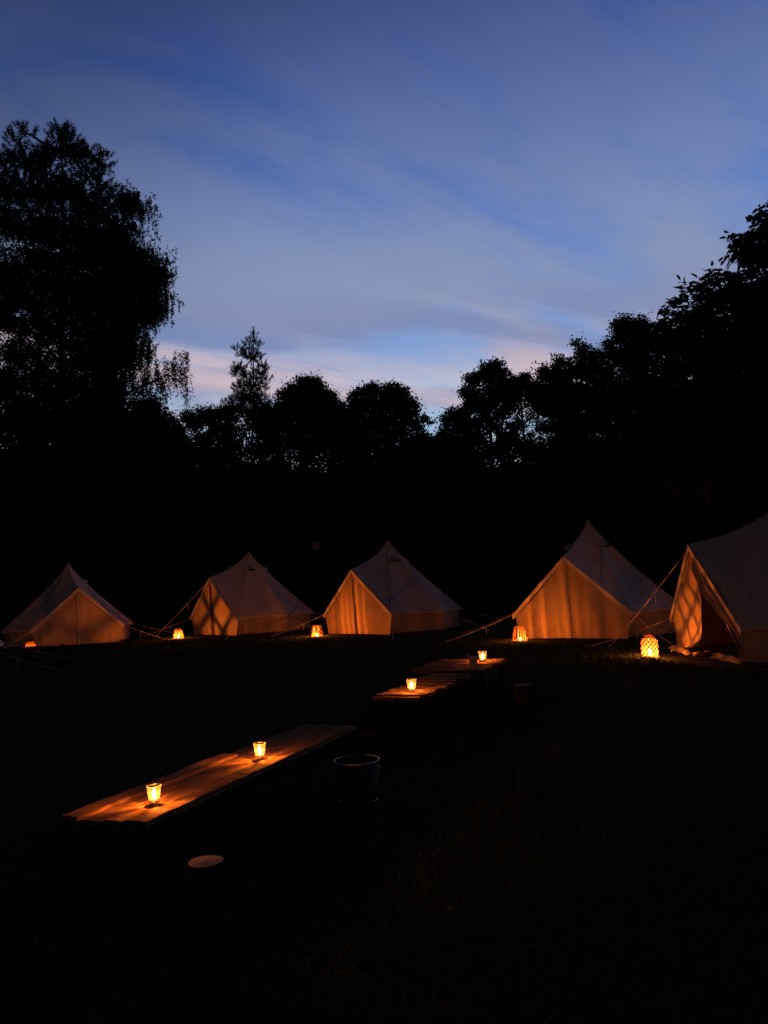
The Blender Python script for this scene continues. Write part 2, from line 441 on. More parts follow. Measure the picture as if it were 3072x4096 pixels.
        sill = MB(); sill.grid(lambda u, v: Vector((-0.2+1.6*u, -1.56+0.04*v, 0.09*v+0.01*math.sin(u*20))), 20, 3)
        sill.build('door_sill', M_GSHEET, root, True)
    # A-frame and centre pole
    fr = MB(); fr.tube([Vector((-1.25, -1.46, 0.03)), RT+Vector((0, 0.12, -0.14)), Vector((1.25, -1.46, 0.03))], 0.014, 8)
    fr.build('door_frame', M_POLE, root, True)
    cp = MB(); cp.tube([Vector((0, 0, 0.02)), AP+Vector((0, 0, -0.03))], 0.019, 8); cp.build('centre_pole', M_POLE, root, True)
    # vents: small hoods
    for a in vents:
        slope = Vector((math.sin(R(a))*ER, -math.cos(R(a))*ER, EZ-AP.z)); sl = slope.normalized()
        side = Vector((math.cos(R(a)), math.sin(R(a)), 0)); up = side.cross(sl)
        if up.z < 0: up = -up
        c0 = AP + slope*0.205 - up*0.045
        vb = MB()
        def fn(u, v):
            w = 0.055+0.075*v; h = 0.02+0.095*v
            th = math.pi*u
            return c0 + sl*(0.26*v) + side*(w*math.cos(th)) + up*(h*math.sin(th))
        vb.grid(fn, 12, 5); vo = vb.build('roof_vent', M_CANVAS, root, True)
        vm = MB(); cc = c0+sl*0.235
        vm.add([cc+up*0.005]+[cc+side*(0.118*math.cos(math.pi*k/10))+up*(0.102*math.sin(math.pi*k/10)) for k in range(11)], [(0, k+1, k+2) for k in range(10)])
        vm.build('vent_shade_disc', M_INSIDE, vo)  # dark half-disc that paints the shaded opening of the hood
    # window port by the door (small dark peep)
    # guy ropes with pegs
    def rope(p, q, tail=True):
        mb = MB(); n = 8
        pts = [p.lerp(q, k/n)+Vector((0, 0, -0.035*math.sin(math.pi*k/n))) for k in range(n+1)]
        mb.tube(pts, 0.0075, 5)
        if tail:
            m = pts[3]; mb.tube([m, m+Vector((0.015, 0.0, -0.12)), m+Vector((0.0, 0.01, -0.2))], 0.006, 4)
            mb.tube([m, m+(q-p).normalized()*0.09], 0.014, 5)
        o = mb.build('guy_rope', M_ROPE, root, True)
        pg = MB(); d = (q-p); d.z = 0; d.normalize()
        pg.tube([q+Vector((0, 0, 0.06))+d*0.02, q-Vector((0, 0, 0.12))-d*0.05], 0.006, 5)
        pg.build('tent_peg', M_STEEL, o)
    for i, c in enumerate(C):
        if i in rope_skip: continue
        d = Vector((c.x, c.y, 0)).normalized()
        rope(c, Vector((c.x, c.y, 0))+d*(1.75+0.2*rnd.random()))
    for (sx, sy) in storm: rope(RT+Vector((0, -0.02, -0.12)), Vector((sx, sy, 0)))
    return root

def tent_at(px, depth, rz, **kw):
    p = at_depth(px, 2300, depth); return tent((p.x, p.y, 0), R(rz), **kw)
T1 = tent((-11.61, 28.09, 0), R(33.1), label='cream bell tent with closed front facing the camera, sunk behind a dark bank at left', seed=1, zipmat=M_CANVAS, zipw=0.035, scale=0.965)
T2 = tent((-5.28, 29.55, 0), R(-45.2), label='cream bell tent with dark zip gap and a bright netted lantern by its door', seed=2, zipw=0.075, scale=1.03, storm=[(-1.9, -2.9)])  # widened brown strip paints the dark of a slightly open door
T3 = tent((0.08, 25.81, 0), R(-44.6), label='middle cream bell tent with slatted shadow stripes on its side-facing door', seed=3, scale=1.01)
T4 = tent((5.29, 19.97, 0), R(-37.2), label='cream bell tent with wide glowing front and striped light, beside the open tent', seed=4, zipmat=M_CANVAS, zipw=0.02, scale=0.975)
T5 = tent((6.98, 13.56, 0), R(-90.3), label='nearest cream bell tent at right edge with its door flap hanging open', seed=5, open_door=True, foldamp=0.034, rope_skip=(0,), scale=0.963, apex=2.66, storm=[(-2.6, -2.6)])
p0 = at_depth(-442, 2600, 17.2)
T0 = tent((p0.x, p0.y, 0), R(40), label='bell tent at far left edge showing only a sliver of side wall', seed=6)

# ---------------------------------------------------------------- candles
CAND = (1.0, 0.20, 0.018)
def flame_parts(root, z, s=1.0, power=6.0, rad=0.003):
    fl = MB(); fl.lathe([(0.0005*s, 0), (0.006*s, 0.006*s), (0.0085*s, 0.016*s), (0.006*s, 0.03*s), (0.0025*s, 0.042*s), (0.0004*s, 0.05*s)], 12, (0, 0, z))
    fl.build('flame', M_FLAME, root, True)
    wk = MB(); wk.tube([(0, 0, z-0.008*s), (0.001, 0, z+0.004*s)], 0.0012*s, 5); wk.build('wick', M_WICK, root)
    ld = bpy.data.lights.new('candle_light', 'POINT'); ld.energy = power*3.2; ld.color = CAND; ld.shadow_soft_size = rad
    lo = bpy.data.objects.new('candle_light', ld); COL.objects.link(lo); lo.parent = root; lo.location = (0, 0, z+0.028*s)

def tumbler(loc, s, power, label, grp='candle tumblers on the plank tables'):
    root = empty('candle_glass', loc); tag(root, label, 'candle', grp)
    g = MB(); H = 0.098*s; r0 = 0.029*s; r1 = 0.040*s
    fac = lambda a, z: 1+0.028*math.cos(a*12)*(1-abs(z-0.045*s)/(0.055*s))
    prof = [(0.002, 0.004*s), (r0*0.8, 0.004*s), (r0, 0.006*s)]+[(r0+(r1-r0)*k/8, 0.006*s+(H-0.006*s)*k/8) for k in range(1, 9)]
    g.lathe(prof, 48, fac=fac); g.build('tumbler', M_TUMBLER, root, True)
    rm = MB()
    for zz, rr, tr in ((H, r1, 0.0019*s), (0.006*s, r0, 0.0022*s)):
        rm.tube([(rr*math.cos(2*math.pi*k/40), rr*math.sin(2*math.pi*k/40), zz) for k in range(41)], tr, 6, False)
    rm.build('rim', M_RIM, root, True)
    w = MB(); w.lathe([(0.0001, 0.012*s), (r0*0.86, 0.012*s), (r0*0.92, 0.028*s), (r0*0.85, 0.030*s), (0.0001, 0.029*s)], 24)
    w.build('tealight', M_WAX, root, True)
    flame_parts(root, 0.034*s, 1.0*s, power)
    return root

# ---------------------------------------------------------------- plank tables in one line
TD = Vector((0.385, 0.923, 0)).normalized(); TP = Vector((TD.y, -TD.x, 0))     # along, across (to the right)
def plank_table(near_right, length, width, z, label, along=True, seed=0, nplank=4):
    rnd = random.Random(seed)
    rz = math.atan2(TD.y, TD.x)
    root = empty('plank_table', (near_right.x, near_right.y, 0), rz)          # local x along, local y to the left
    tag(root, label, 'table', 'low plank tables set end to end')
    top = MB(); th = 0.035
    def plank(x0, x1, y0, y1, dz, axis):
        nu = 26
        def edge(s, k): return 0.010*noise.noise(Vector((s*3.1, k*7.7+seed, 1.3)))+0.003*noise.noise(Vector((s*14, k*3.3, 5)))
        vs = []; n = nu
        for i in range(n+1):
            s = i/n
            if axis == 0:
                x = x0+(x1-x0)*s; a = (x, y0+edge(x*2, y0)); b = (x, y1+edge(x*2, y1))
            else:
                y = y0+(y1-y0)*s; a = (x0+edge(y*2, x0), y); b = (x1+edge(y*2, x1), y)
            wv = 0.005*noise.noise(Vector((a[0]*3, a[1]*5+seed, 2)))+0.003*noise.noise(Vector((a[0]*11, a[1]*9, 7)))
            vs += [(a[0], a[1], z+dz+wv), (b[0], b[1], z+dz+wv), (b[0], b[1], z+dz-th), (a[0], a[1], z+dz-th)]
        fs = []
        for i in range(n):
            o = 4*i
            for q in range(4): fs.append((o+q, o+(q+1) % 4, o+4+(q+1) % 4, o+4+q))
        fs += [(0, 3, 2, 1), (4*n, 4*n+1, 4*n+2, 4*n+3)]
        top.add(vs, fs)
    if along:
        w = width/nplank
        for k in range(nplank):
            cut = rnd.uniform(0.35, 0.65)*length
            for (a, b) in ((rnd.uniform(-0.05, 0.05), cut-0.003), (cut+0.003, length+rnd.uniform(-0.04, 0.04))):
                plank(a, b, k*w+0.004, (k+1)*w-0.004, rnd.uniform(-0.010, 0.010), 0)
    else:
        n = int(length/0.095); w = length/n
        for k in range(n): plank(k*w+0.005, (k+1)*w-0.006, rnd.uniform(-0.02, 0.02), width+rnd.uniform(-0.02, 0.02), rnd.uniform(-0.009, 0.009), 1)
    top.build('tabletop', M_WOOD, root)
    ap = MB()
    for yy in (0.07, width-0.07): ap.box((length/2, yy, z-th-0.045), (length-0.16, 0.03, 0.07))
    ap.build('apron', M_LEG, root)
    for xx in (0.12, length-0.12):
        for yy in (0.07, width-0.07):
            lg = MB(); lg.box((xx, yy, (z-th-0.01)/2), (0.06, 0.06, z-th-0.01)); lg.build('leg', M_LEG, root)
    return root
TZ = 0.45
A_n = on_z(566, 3290, TZ)
def tp(t, w): return A_n + TD*t - TP*w
plank_table(A_n, 2.50, 0.50, TZ, 'nearest low plank table, two candle tumblers along it', True, 1, 4)
B_n = on_z(1698, 2788, TZ)
B_n = A_n + TD*((B_n-A_n).dot(TD))
plank_table(B_n, 1.75, 0.50, TZ, 'middle low slatted table with one candle tumbler at its near end', False, 2)
C_n = on_z(1975, 2678, TZ)
C_n = A_n + TD*((C_n-A_n).dot(TD)) + TP*0.03
plank_table(C_n, 1.30, 0.95, TZ, 'farthest low slatted table with a tumbler and a plastic cup on it', False, 3)
g1 = on_z(617, 3216, TZ); g2 = on_z(1040, 3036, TZ); g3 = on_z(1648, 2768, TZ); g4 = on_z(1932, 2647, TZ)
tumbler(g1+Vector((0, 0, 0.004)), 0.92, 5.4, 'candle tumbler closest to the camera, on the near end of the nearest table')
tumbler(g2+Vector((0, 0, 0.004)), 0.98, 5.4, 'candle tumbler second from the camera, on the far half of the nearest table')
tumbler(g3+Vector((0, 0, 0.004)), 1.22, 6.5, 'candle tumbler alone on the small middle table')
tumbler(g4+Vector((0, 0, 0.004)), 1.35, 6.5, 'candle tumbler beside the plastic cup on the farthest table')

def plastic_cup(loc):
    root = empty('plastic_cup', loc); tag(root, 'pale plastic cup with a straw standing left of the farthest candle', 'cup')
    c = MB(); c.lathe([(0.0005, 0.004), (0.040, 0.004), (0.043, 0.01), (0.056, 0.150), (0.059, 0.152), (0.056, 0.154), (0.0535, 0.15), (0.041, 0.012), (0.0005, 0.010)], 32)
    c.build('cup_body', M_CUP, root, True)
    s = MB(); s.tube([(0.02, 0, 0.02), (-0.05, 0.0, 0.17), (-0.075, 0, 0.20)], 0.005, 8); s.build('straw', M_STRAW, root, True)
cp = on_z(1895, 2678, TZ); plastic_cup(cp+Vector((0, 0, 0.003)))

# ---------------------------------------------------------------- lanterns on the grass
def finish_lantern(root, jar_r, jar_h, zf, power, s):
    j = MB(); j.lathe([(0.001, 0.012), (jar_r*0.9, 0.012), (jar_r, 0.03), (jar_r, jar_h*0.9), (jar_r*0.9, jar_h)], 32); j.build('glass_insert', thin_clear, root, True)
    c = MB(); c.lathe([(0.0005, 0.015), (0.036, 0.015), (0.036, zf-0.012), (0.03, zf-0.008), (0.0005, zf-0.010)], 24); c.build('candle', M_WAX, root, True)
    flame_parts(root, zf, 1.7*s, power, 0.014)
thin_clear = thin_glass('clear_insert', gl=0.05, frost=0.008, fcol=(1.0, 0.8, 0.45))
def slat_lantern(loc, label, rt=0.125, rb=0.185, H=0.385, power=14, seed=0):
    rnd = random.Random(seed); root = empty('slatted_lantern', loc); tag(root, label, 'lantern', 'glowing lanterns on the grass by the tents')
    sl = MB(); n = 40
    for k in range(n):
        a = 2*math.pi*(k+rnd.uniform(-0.22, 0.22))/n; da = rnd.uniform(-0.04, 0.04)
        w = rnd.uniform(0.008, 0.015)
        pts = []
        m = 6
        b = len(sl.v)
        for i in range(m+1):
            t = i/m; r = rb+(rt-rb)*t + 0.012*math.sin(math.pi*t)+rnd.uniform(-0.0015, 0.0015); aa = a+da*t
            c = Vector((r*math.cos(aa), r*math.sin(aa), 0.01+H*t)); tg = Vector((-math.sin(aa), math.cos(aa), 0)); rd = Vector((math.cos(aa), math.sin(aa), 0))
            ww = w*(1-0.3*t)
            sl.v += [tuple(c-tg*ww/2-rd*0.003), tuple(c+tg*ww/2-rd*0.003), tuple(c+tg*ww/2+rd*0.003), tuple(c-tg*ww/2+rd*0.003)]
        for i in range(m):
            o = b+4*i
            for q in range(4): sl.f.append((o+q, o+(q+1) % 4, o+4+(q+1) % 4, o+4+q))
    sl.build('slats', M_WICKER, root)
    for (z, rr, tr, nm) in ((H, rt, 0.011, 'top_hoop'), (0.065, rb-0.006, 0.008, 'lower_hoop'), (0.012, rb, 0.012, 'base_hoop')):
        h = MB(); h.tube([((rr+0.003)*math.cos(2*math.pi*k/36), (rr+0.003)*math.sin(2*math.pi*k/36), z+rnd.uniform(-0.002, 0.002)) for k in range(37)], tr, 7, False)
        h.build(nm, M_WICKER, root, True)
    finish_lantern(root, 0.055, 0.14, 0.065, power, 1.0); return root
def net_lantern(loc, label, prof, nst, turns, tr, power, jar=True, seed=0):
    """prof: (radius, height) outline of the netted body; diagonal cords wind both ways round it."""
    root = empty('netted_lantern', loc); tag(root, label, 'lantern', 'glowing lanterns on the grass by the tents')
    def rad(z):
        for (r0, z0), (r1, z1) in zip(prof, prof[1:]):
            if z0 <= z <= z1: return r0+(r1-r0)*(z-z0)/max(1e-6, z1-z0)
        return prof[-1][0]
    H = prof[-1][1]; nt_ = MB()
    for d in (1, -1):
        for k in range(nst):
            pts = []
            for i in range(29):
                z = 0.008+(H-0.012)*i/28; a = 2*math.pi*(k/nst)+d*2*math.pi*turns*z/H; r = rad(z)+0.006+(0.002*d)
                pts.append((r*math.cos(a), r*math.sin(a), z))
            nt_.tube(pts, tr, 5)
    nt_.build('cord_net', M_NET, root, True)
    for nm, z, q in (('base_hoop', 0.01, 1.6), ('neck_cord', H*0.90, 1.5), ('top_hoop', H, 1.5)):
        r = rad(z)+0.005; h = MB(); h.tube([(r*math.cos(2*math.pi*k/36), r*math.sin(2*math.pi*k/36), z) for k in range(37)], tr*q, 6, False)
        h.build(nm, M_NET, root, True)
    j = MB(); j.lathe([(0.001, 0.008)]+[(r-0.002, z) for r, z in prof], 40); j.build('glass_jar', M_JAR if jar else thin_clear, root, True)
    c = MB(); c.lathe([(0.0005, 0.012), (0.04, 0.012), (0.04, 0.055), (0.034, 0.058), (0.0005, 0.056)], 24); c.build('candle', M_WAX, root, True)
    flame_parts(root, 0.066, 1.9, power, 0.010); return root
def gz(p): return Vector((p.x, p.y, ground_z(p.x, p.y)))
JAR = [(0.112, 0.0), (0.130, 0.02), (0.134, 0.08), (0.134, 0.28), (0.128, 0.32), (0.104, 0.348), (0.084, 0.36), (0.082, 0.385), (0.088, 0.40)]
TAP = [(0.165, 0.0), (0.175, 0.02), (0.165, 0.10), (0.140, 0.22), (0.125, 0.30), (0.115, 0.34), (0.10, 0.385)]
net_lantern(gz(on_z(2602, 2634)), 'tall jar lantern in a diamond cord net on the grass before the open tent', JAR, 11, 0.42, 0.0075, 24)
net_lantern(gz(on_z(714, 2560)), 'tapered lattice lantern on the grass left of the second tent door', TAP, 8, 0.40, 0.012, 30, jar=False)
slat_lantern(gz(on_z(1269, 2553)), 'slatted basket lantern between the second and middle tents', power=42, seed=2)
slat_lantern(gz(on_z(2082, 2573)), 'slatted basket lantern at the left foot of the wide glowing tent', power=25, seed=5)
q = on_z(122, 2619); net_lantern(Vector((q.x, q.y, 0.0)), 'low glowing lantern whose top just shows over the dark bank, far left', TAP, 9, 0.40, 0.010, 13, jar=False)

# ---------------------------------------------------------------- stools, bucket, board
def log_stool(loc, r, h, label, tilt=0.0, seed=0):
    root = empty('log_stool', loc); tag(root, label, 'stool', 'cut log stools in the grass'); root.rotation_euler = (0, R(tilt), 0)
    b = MB(); b.lathe([(r*1.08, -0.02), (r*1.02, h*0.3), (r, h-0.012), (r*0.985, h-0.004)], 36, fac=lambda a, z: 1+0.03*math.sin(a*3+seed)+0.012*math.sin(a*11+z*9))
    b.build('log_body', M_LOG, root, True)
    t = MB(); fac = lambda a: (1+0.03*math.sin(a*3+seed)+0.012*math.sin(a*11+h*9))*0.985*r
    t.add([(0, 0, h+0.002)]+[(fac(2*math.pi*k/36)*math.cos(2*math.pi*k/36), fac(2*math.pi*k/36)*math.sin(2*math.pi*k/36), h-0.003) for k in range(36)], [(0, k+1, (k+1) % 36+1) for k in range(36)])
    t.build('sawn_top', M_CUT, root)
s1 = on_z(822, 3442, 0.36); log_stool((s1.x, s1.y, 0), 0.078, 0.36, 'slim log stool with pale sawn top, closest to the camera', seed=1)
s2 = on_z(2092, 2738, 0.36); log_stool((s2.x, s2.y, 0), 0.105, 0.36, 'log stool with pale sawn top right of the middle table', seed=4)
bk = on_z(1426, 3040, 0.33)
def bucket(loc):
    root = empty('metal_bucket', loc); tag(root, 'dark round metal fire bucket with a bright rolled rim, standing in the grass', 'bucket')
    b = MB(); b.lathe([(0.001, 0.01), (0.118, 0.01), (0.125, 0.02), (0.158, 0.325), (0.154, 0.325), (0.12, 0.025), (0.001, 0.018)], 48); b.build('bucket_body', M_BUCKET, root, True)
    for nm, z, r, tr in (('rim', 0.33, 0.158, 0.0055), ('base_band', 0.06, 0.131, 0.004)):
        m = MB(); m.tube([(r*math.cos(2*math.pi*k/48), r*math.sin(2*math.pi*k/48), z) for k in range(49)], tr, 7, False); m.build(nm, M_BRIM, root, True)
    h = MB(); h.tube([(0.155*math.cos(a)*1.02, -0.02-0.150*math.sin(a), 0.29-0.14*math.sin(a)) for a in [math.pi*k/16 for k in range(17)]], 0.003, 5); h.build('handle', M_BRIM, root, True)
bucket((bk.x, bk.y, 0))
bp = at_depth(1264, 2182, 38.0)
def sign(loc, z):
    root = empty('pale_sign_board', loc); tag(root, 'small square pale board on a dark post against the trees', 'board')
    b = MB(); b.box((0, 0, z), (0.34, 0.04, 0.36)); b.build('board', M_BOARD, root)
    p = MB(); p.tube([(0, 0.06, 0), (0, 0.06, z+0.1)], 0.04, 8); p.build('post', M_POST, root)
sign((bp.x, bp.y, 0), bp.z)

# ---------------------------------------------------------------- trees
def orient_leaves(P, L_, W_, droop=0.0, shape=4, up=None):
    n = len(P); d = RNG.normal(size=(n, 3)); d[:, 2] -= droop
    d /= np.linalg.norm(d, axis=1)[:, None]
    e = RNG.normal(size=(n, 3)); e -= (e*d).sum(1)[:, None]*d; e /= np.linalg.norm(e, axis=1)[:, None]
    l = (L_*RNG.uniform(0.65, 1.25, n))[:, None]; w = (W_*RNG.uniform(0.7, 1.2, n))[:, None]
    if shape == 4:
        V = np.stack([P-d*l*0.5, P+e*w*0.5-d*l*0.05, P+d*l*0.5, P-e*w*0.5-d*l*0.05], 1)
    else:
        nn = np.cross(d, e)*l*0.10
        V = np.stack([P-d*l*0.5, P+e*w*0.42-d*l*0.2+nn, P+e*w*0.40+d*l*0.18+nn, P+d*l*0.5-nn, P-e*w*0.40+d*l*0.18+nn, P-e*w*0.42-d*l*0.2+nn], 1)
    return V.reshape(-1, 3)
def blob_world(b, D):
    px, py, r = b[:3]; k = b[3] if len(b) > 3 else 1.0
    c = at_depth(px, py, D); rr = r*D/FPX
    return c, rr, k
def skirt(blobs, seed):
    x0 = min(b[0]-b[2]*0.4 for b in blobs); x1 = max(b[0]+b[2]*0.4 for b in blobs); r = random.Random(seed+99); o = []
    for k, yy in enumerate((1810, 1885)):
        n = max(2, int((x1-x0)/75))
        for i in range(n+1): o.append((x0+(x1-x0)*i/n+r.uniform(-20, 20), yy+r.uniform(-22, 22), r.uniform(42, 62), (0.45, 0.9)[k]))
    return o
def tree(name, cat, label, group, D, blobs, base_px, lai=3.2, L_=0.14, W_=0.09, clump=0.30, droop=0.0, mat_=M_LEAF, shape=4, trunk_r=0.18, top=None, seed=0,
         depth=0.9, strand=0.0, fill=0.42, lean=0.0):
    rnd = random.Random(seed)
    base = at_depth(base_px, 2300, D); base.z = ground_z(base.x, base.y)-0.05
    root = empty(name, base); tag(root, label, cat, group)
    sat = []
    for b in blobs:
        if b[2] > 28 and not strand:
            for _ in range(2 if b[2] < 60 else 3):
                a = rnd.uniform(0.1, math.pi-0.1); q_ = b[2]*rnd.uniform(0.9, 1.3); sat.append((b[0]+q_*math.cos(a), b[1]-q_*math.sin(a)*0.95, rnd.uniform(9, 20), 0.8))
    lai *= 2.1; blobs = list(blobs)+skirt(blobs, seed)+sat
    B = [blob_world(b, D+rnd.uniform(-0.8, 0.8)) for b in blobs]
    allP = []; tw = MB()
    # trunk up the middle
    topc = max(B, key=lambda t: t[0].z+t[1])[0] if top is None else at_depth(top[0], top[1], D)
    n = 9; tr = []
    for i in range(n+1):
        t = i/n; p = base.lerp(topc, t)
        p.x = base.x+(topc.x-base.x)*t**1.5+0.15*math.sin(t*5+seed); p.y += 0.1*math.sin(t*4+seed*2); tr.append(p-base)
    tw.tube(tr, [trunk_r*(1-0.85*i/n)+0.015 for i in range(n+1)], 7)
    for (c, r, k) in B:
        cl = c-base
        # limb from the trunk, joining below the foliage mass
        j = max(range(n+1), key=lambda i: -abs(tr[i].z-(cl.z-r*0.9-0.3*abs(cl.x-tr[i].x))))
        s = tr[j]; mid = s.lerp(cl, 0.5)+Vector((0, 0, -0.12*r))+Vector((rnd.uniform(-.1, .1), rnd.uniform(-.1, .1), 0))
        r0 = max(0.02, trunk_r*0.4*(1-j/n)+0.02)
        tw.tube([s, mid, cl], [r0, r0*0.7, r0*0.4], 5)
        nc = max(3, int(3.2*(r/clump)**2*k*lai/3.2*0.9))
        per = 34 if clump > 0.2 else 22
        area = 0.5*L_*W_*0.62
        need = lai*k*math.pi*r*r/area
        per = max(6, int(need/nc))
        for _ in range(nc):
            v = Vector((rnd.gauss(0, 1), rnd.gauss(0, 1), rnd.gauss(0, 1))).normalized()*(rnd.random()**fill)*(1+(rnd.uniform(0.1, 0.35) if not strand and rnd.random() < 0.09 else 0))
            cc = cl+Vector((v.x*r, v.y*r*depth, v.z*r*0.95))
            if rnd.random() < 0.45:
                tw.tube([cl.lerp(cc, 0.15), cl.lerp(cc, 0.6)+Vector((0, 0, -0.05)), cc+Vector((0, 0, 0.0))], [0.02, 0.013, 0.005], 4, False)
            cs = clump*rnd.uniform(0.55, 1.25)
            m = max(3, int(per*(cs/clump)**1.3))
            if strand:
                # hanging twigs: leaves strung down a drooping thread
                ns = max(1, m//14); pts = []
                for q in range(ns):
                    st = cc+Vector((rnd.gauss(0, cs), rnd.gauss(0, cs), rnd.gauss(0, cs*0.4))); ln = strand*rnd.uniform(0.4, 1.15)
                    ox, oy = rnd.uniform(-.12, .12), rnd.uniform(-.12, .12)
                    if rnd.random() < 0.35: tw.tube([st, st+Vector((ox*ln, oy*ln, -ln))], [0.005, 0.003], 3, False)
                    u = RNG.random(14)
                    P = np.stack([st.x+ox*ln*u, st.y+oy*ln*u, st.z-ln*u], 1)+RNG.normal(size=(14, 3))*0.035; pts.append(P)
                allP.append(np.concatenate(pts))
            else:
                P = RNG.normal(size=(m, 3))*np.array([cs*0.62, cs*0.62, cs*0.5])+np.array(cc); allP.append(P)
    P = np.concatenate(allP)
    tw.build('trunk', M_BARK, root, True)
    fast_mesh('crown', orient_leaves(P, L_, W_, droop, shape), shape, mat_, root)
    return len(P)
GT = 'broadleaf trees along the far edge'
cnt = 0
GL = 'tall trees on the left'
# tall pine on the left: tufts at the ends of stout twigs
def pine(name, cat, label, group, D, tiers, base_px, top, trunk_r, seed=0, tuft=0.22, ncard=26, L_=0.15):
    """tiers: foliage pads (px, py, r). Each tuft is a brush of needle blades round a twig end."""
    rnd = random.Random(seed); base = at_depth(base_px, 2300, D); base.z = ground_z(base.x, base.y)-0.05
    root = empty(name, base); tag(root, label, cat, group); tw = MB(); allV = []
    tc_ = at_depth(top[0], top[1], D)-base; n = 10
    tr = [Vector((tc_.x*(i/n)**1.2+0.05*math.sin(i), tc_.y*i/n, tc_.z*i/n)) for i in range(n+1)]
    tw.tube(tr, [trunk_r*(1-0.93*i/n)+0.008 for i in range(n+1)], 7)
    C_, Dr, Ln = [], [], []
    for (px, py, r) in tiers:
        c = at_depth(px, py, D+rnd.uniform(-1, 1)*min(1.2, r*D/FPX*0.6))-base; rr = r*D/FPX
        j = min(range(n+1), key=lambda i: abs(tr[i].z-(c.z-rr*0.4)))
        s = tr[j]; tw.tube([s, s.lerp(c, 0.55)+Vector((0, 0, -0.1)), c], [0.05+0.012*rr, 0.035, 0.018], 5)
        nt_ = max(5, int((13.0 if rr > 0.7 else 8.0)*(rr/tuft)**1.85))
        for _ in range(nt_):
            v = Vector((rnd.gauss(0, 1), rnd.gauss(0, 1), rnd.gauss(0, 1))).normalized()*(rnd.random()**0.45)
            p = c+Vector((v.x*rr, v.y*rr, v.z*rr*0.8)); d = (v+Vector((0, 0, 0.9))).normalized()
            if rnd.random() < 0.5: tw.tube([c.lerp(p, 0.1), c.lerp(p, 0.6), p], [0.02, 0.014, 0.008], 4, False)
            tw.tube([p-d*0.05, p+d*tuft*1.2], [0.012, 0.004], 3, False)
            for k in range(ncard):
                t = rnd.random(); C_.append(p+d*tuft*1.25*t)
                sd = Vector((rnd.gauss(0, 1), rnd.gauss(0, 1), rnd.gauss(0, 1))).normalized()
                Dr.append((d*0.75+sd).normalized()); Ln.append(L_*rnd.uniform(0.7, 1.15))
    P = np.array([tuple(x) for x in C_]); Dv = np.array([tuple(x) for x in Dr]); Lv = np.array(Ln)[:, None]
    e = RNG.normal(size=P.shape); e -= (e*Dv).sum(1)[:, None]*Dv; e /= np.linalg.norm(e, axis=1)[:, None]; w = Lv*0.17
    V = np.stack([P-e*w*0.5, P+e*w*0.5, P+Dv*Lv+e*w*0.25, P+Dv*Lv-e*w*0.25], 1).reshape(-1, 3)
    tw.build('trunk', M_BARK, root, True); fast_mesh('crown', V, 4, M_NEEDLE, root); return len(P)

cnt += pine('pine_tree', 'tree', 'tallest pine at the left edge, knobbly tufted top above all other trees', GL, 33,
     [(60, 560, 42), (85, 520, 22), (120, 535, 26), (30, 640, 60), (100, 660, 75), (180, 640, 80), (250, 560, 62), (235, 520, 30), (275, 530, 26), (290, 620, 70), (345, 610, 40),
      (350, 680, 62), (395, 620, 26), (410, 660, 46), (430, 640, 18), (400, 740, 62), (30, 780, 85), (140, 780, 110), (270, 780, 110), (370, 830, 95), (60, 920, 110), (190, 930, 130), (330, 950, 120),
      (-40, 700, 80), (-40, 880, 100), (430, 860, 60), (640, 1130, 48), (665, 1110, 26), (600, 1160, 60), (570, 1420, 40), (600, 1385, 22), (540, 1480, 60)], 250, (250, 600), 0.30, 3)
cnt += tree('birch_tree', 'tree', 'weeping birch behind the tall pine, fine drooping twigs on its right side', GL, 36,
     [(500, 790, 62), (535, 810, 44), (510, 900, 48), (420, 960, 110), (470, 1060, 120), (570, 1060, 85), (610, 1080, 55), (600, 1190, 75), (530, 1200, 110), (575, 1250, 50), (470, 1310, 105), (380, 1180, 130, 0.8),
      (490, 1390, 75), (430, 1440, 100, 0.9), (330, 1350, 130, 0.8), (440, 1540, 90)],
     360, lai=3.2, L_=0.11, W_=0.07, clump=0.38, droop=0.8, trunk_r=0.22, seed=5, strand=0.6, top=(430, 900))
cnt += tree('birch_tree', 'tree', 'dark birch filling the left edge under the pine, specked with sky', GL, 38,
     [(60, 1100, 140), (220, 1080, 140), (20, 1280, 130, 0.7), (180, 1260, 130, 0.8), (80, 1430, 140, 0.6), (240, 1450, 120, 0.65), (350, 1560, 110, 0.8), (100, 1600, 140, 0.7), (230, 1640, 120, 0.8), (0, 1520, 100, 0.6), (40, 1680, 120, 1.2), (300, 1180, 100), (180, 1720, 120, 1.2), (340, 1700, 110, 1.2)],
     150, lai=2.4, L_=0.14, W_=0.10, clump=0.42, droop=0.3, trunk_r=0.25, seed=8, top=(170, 1100))
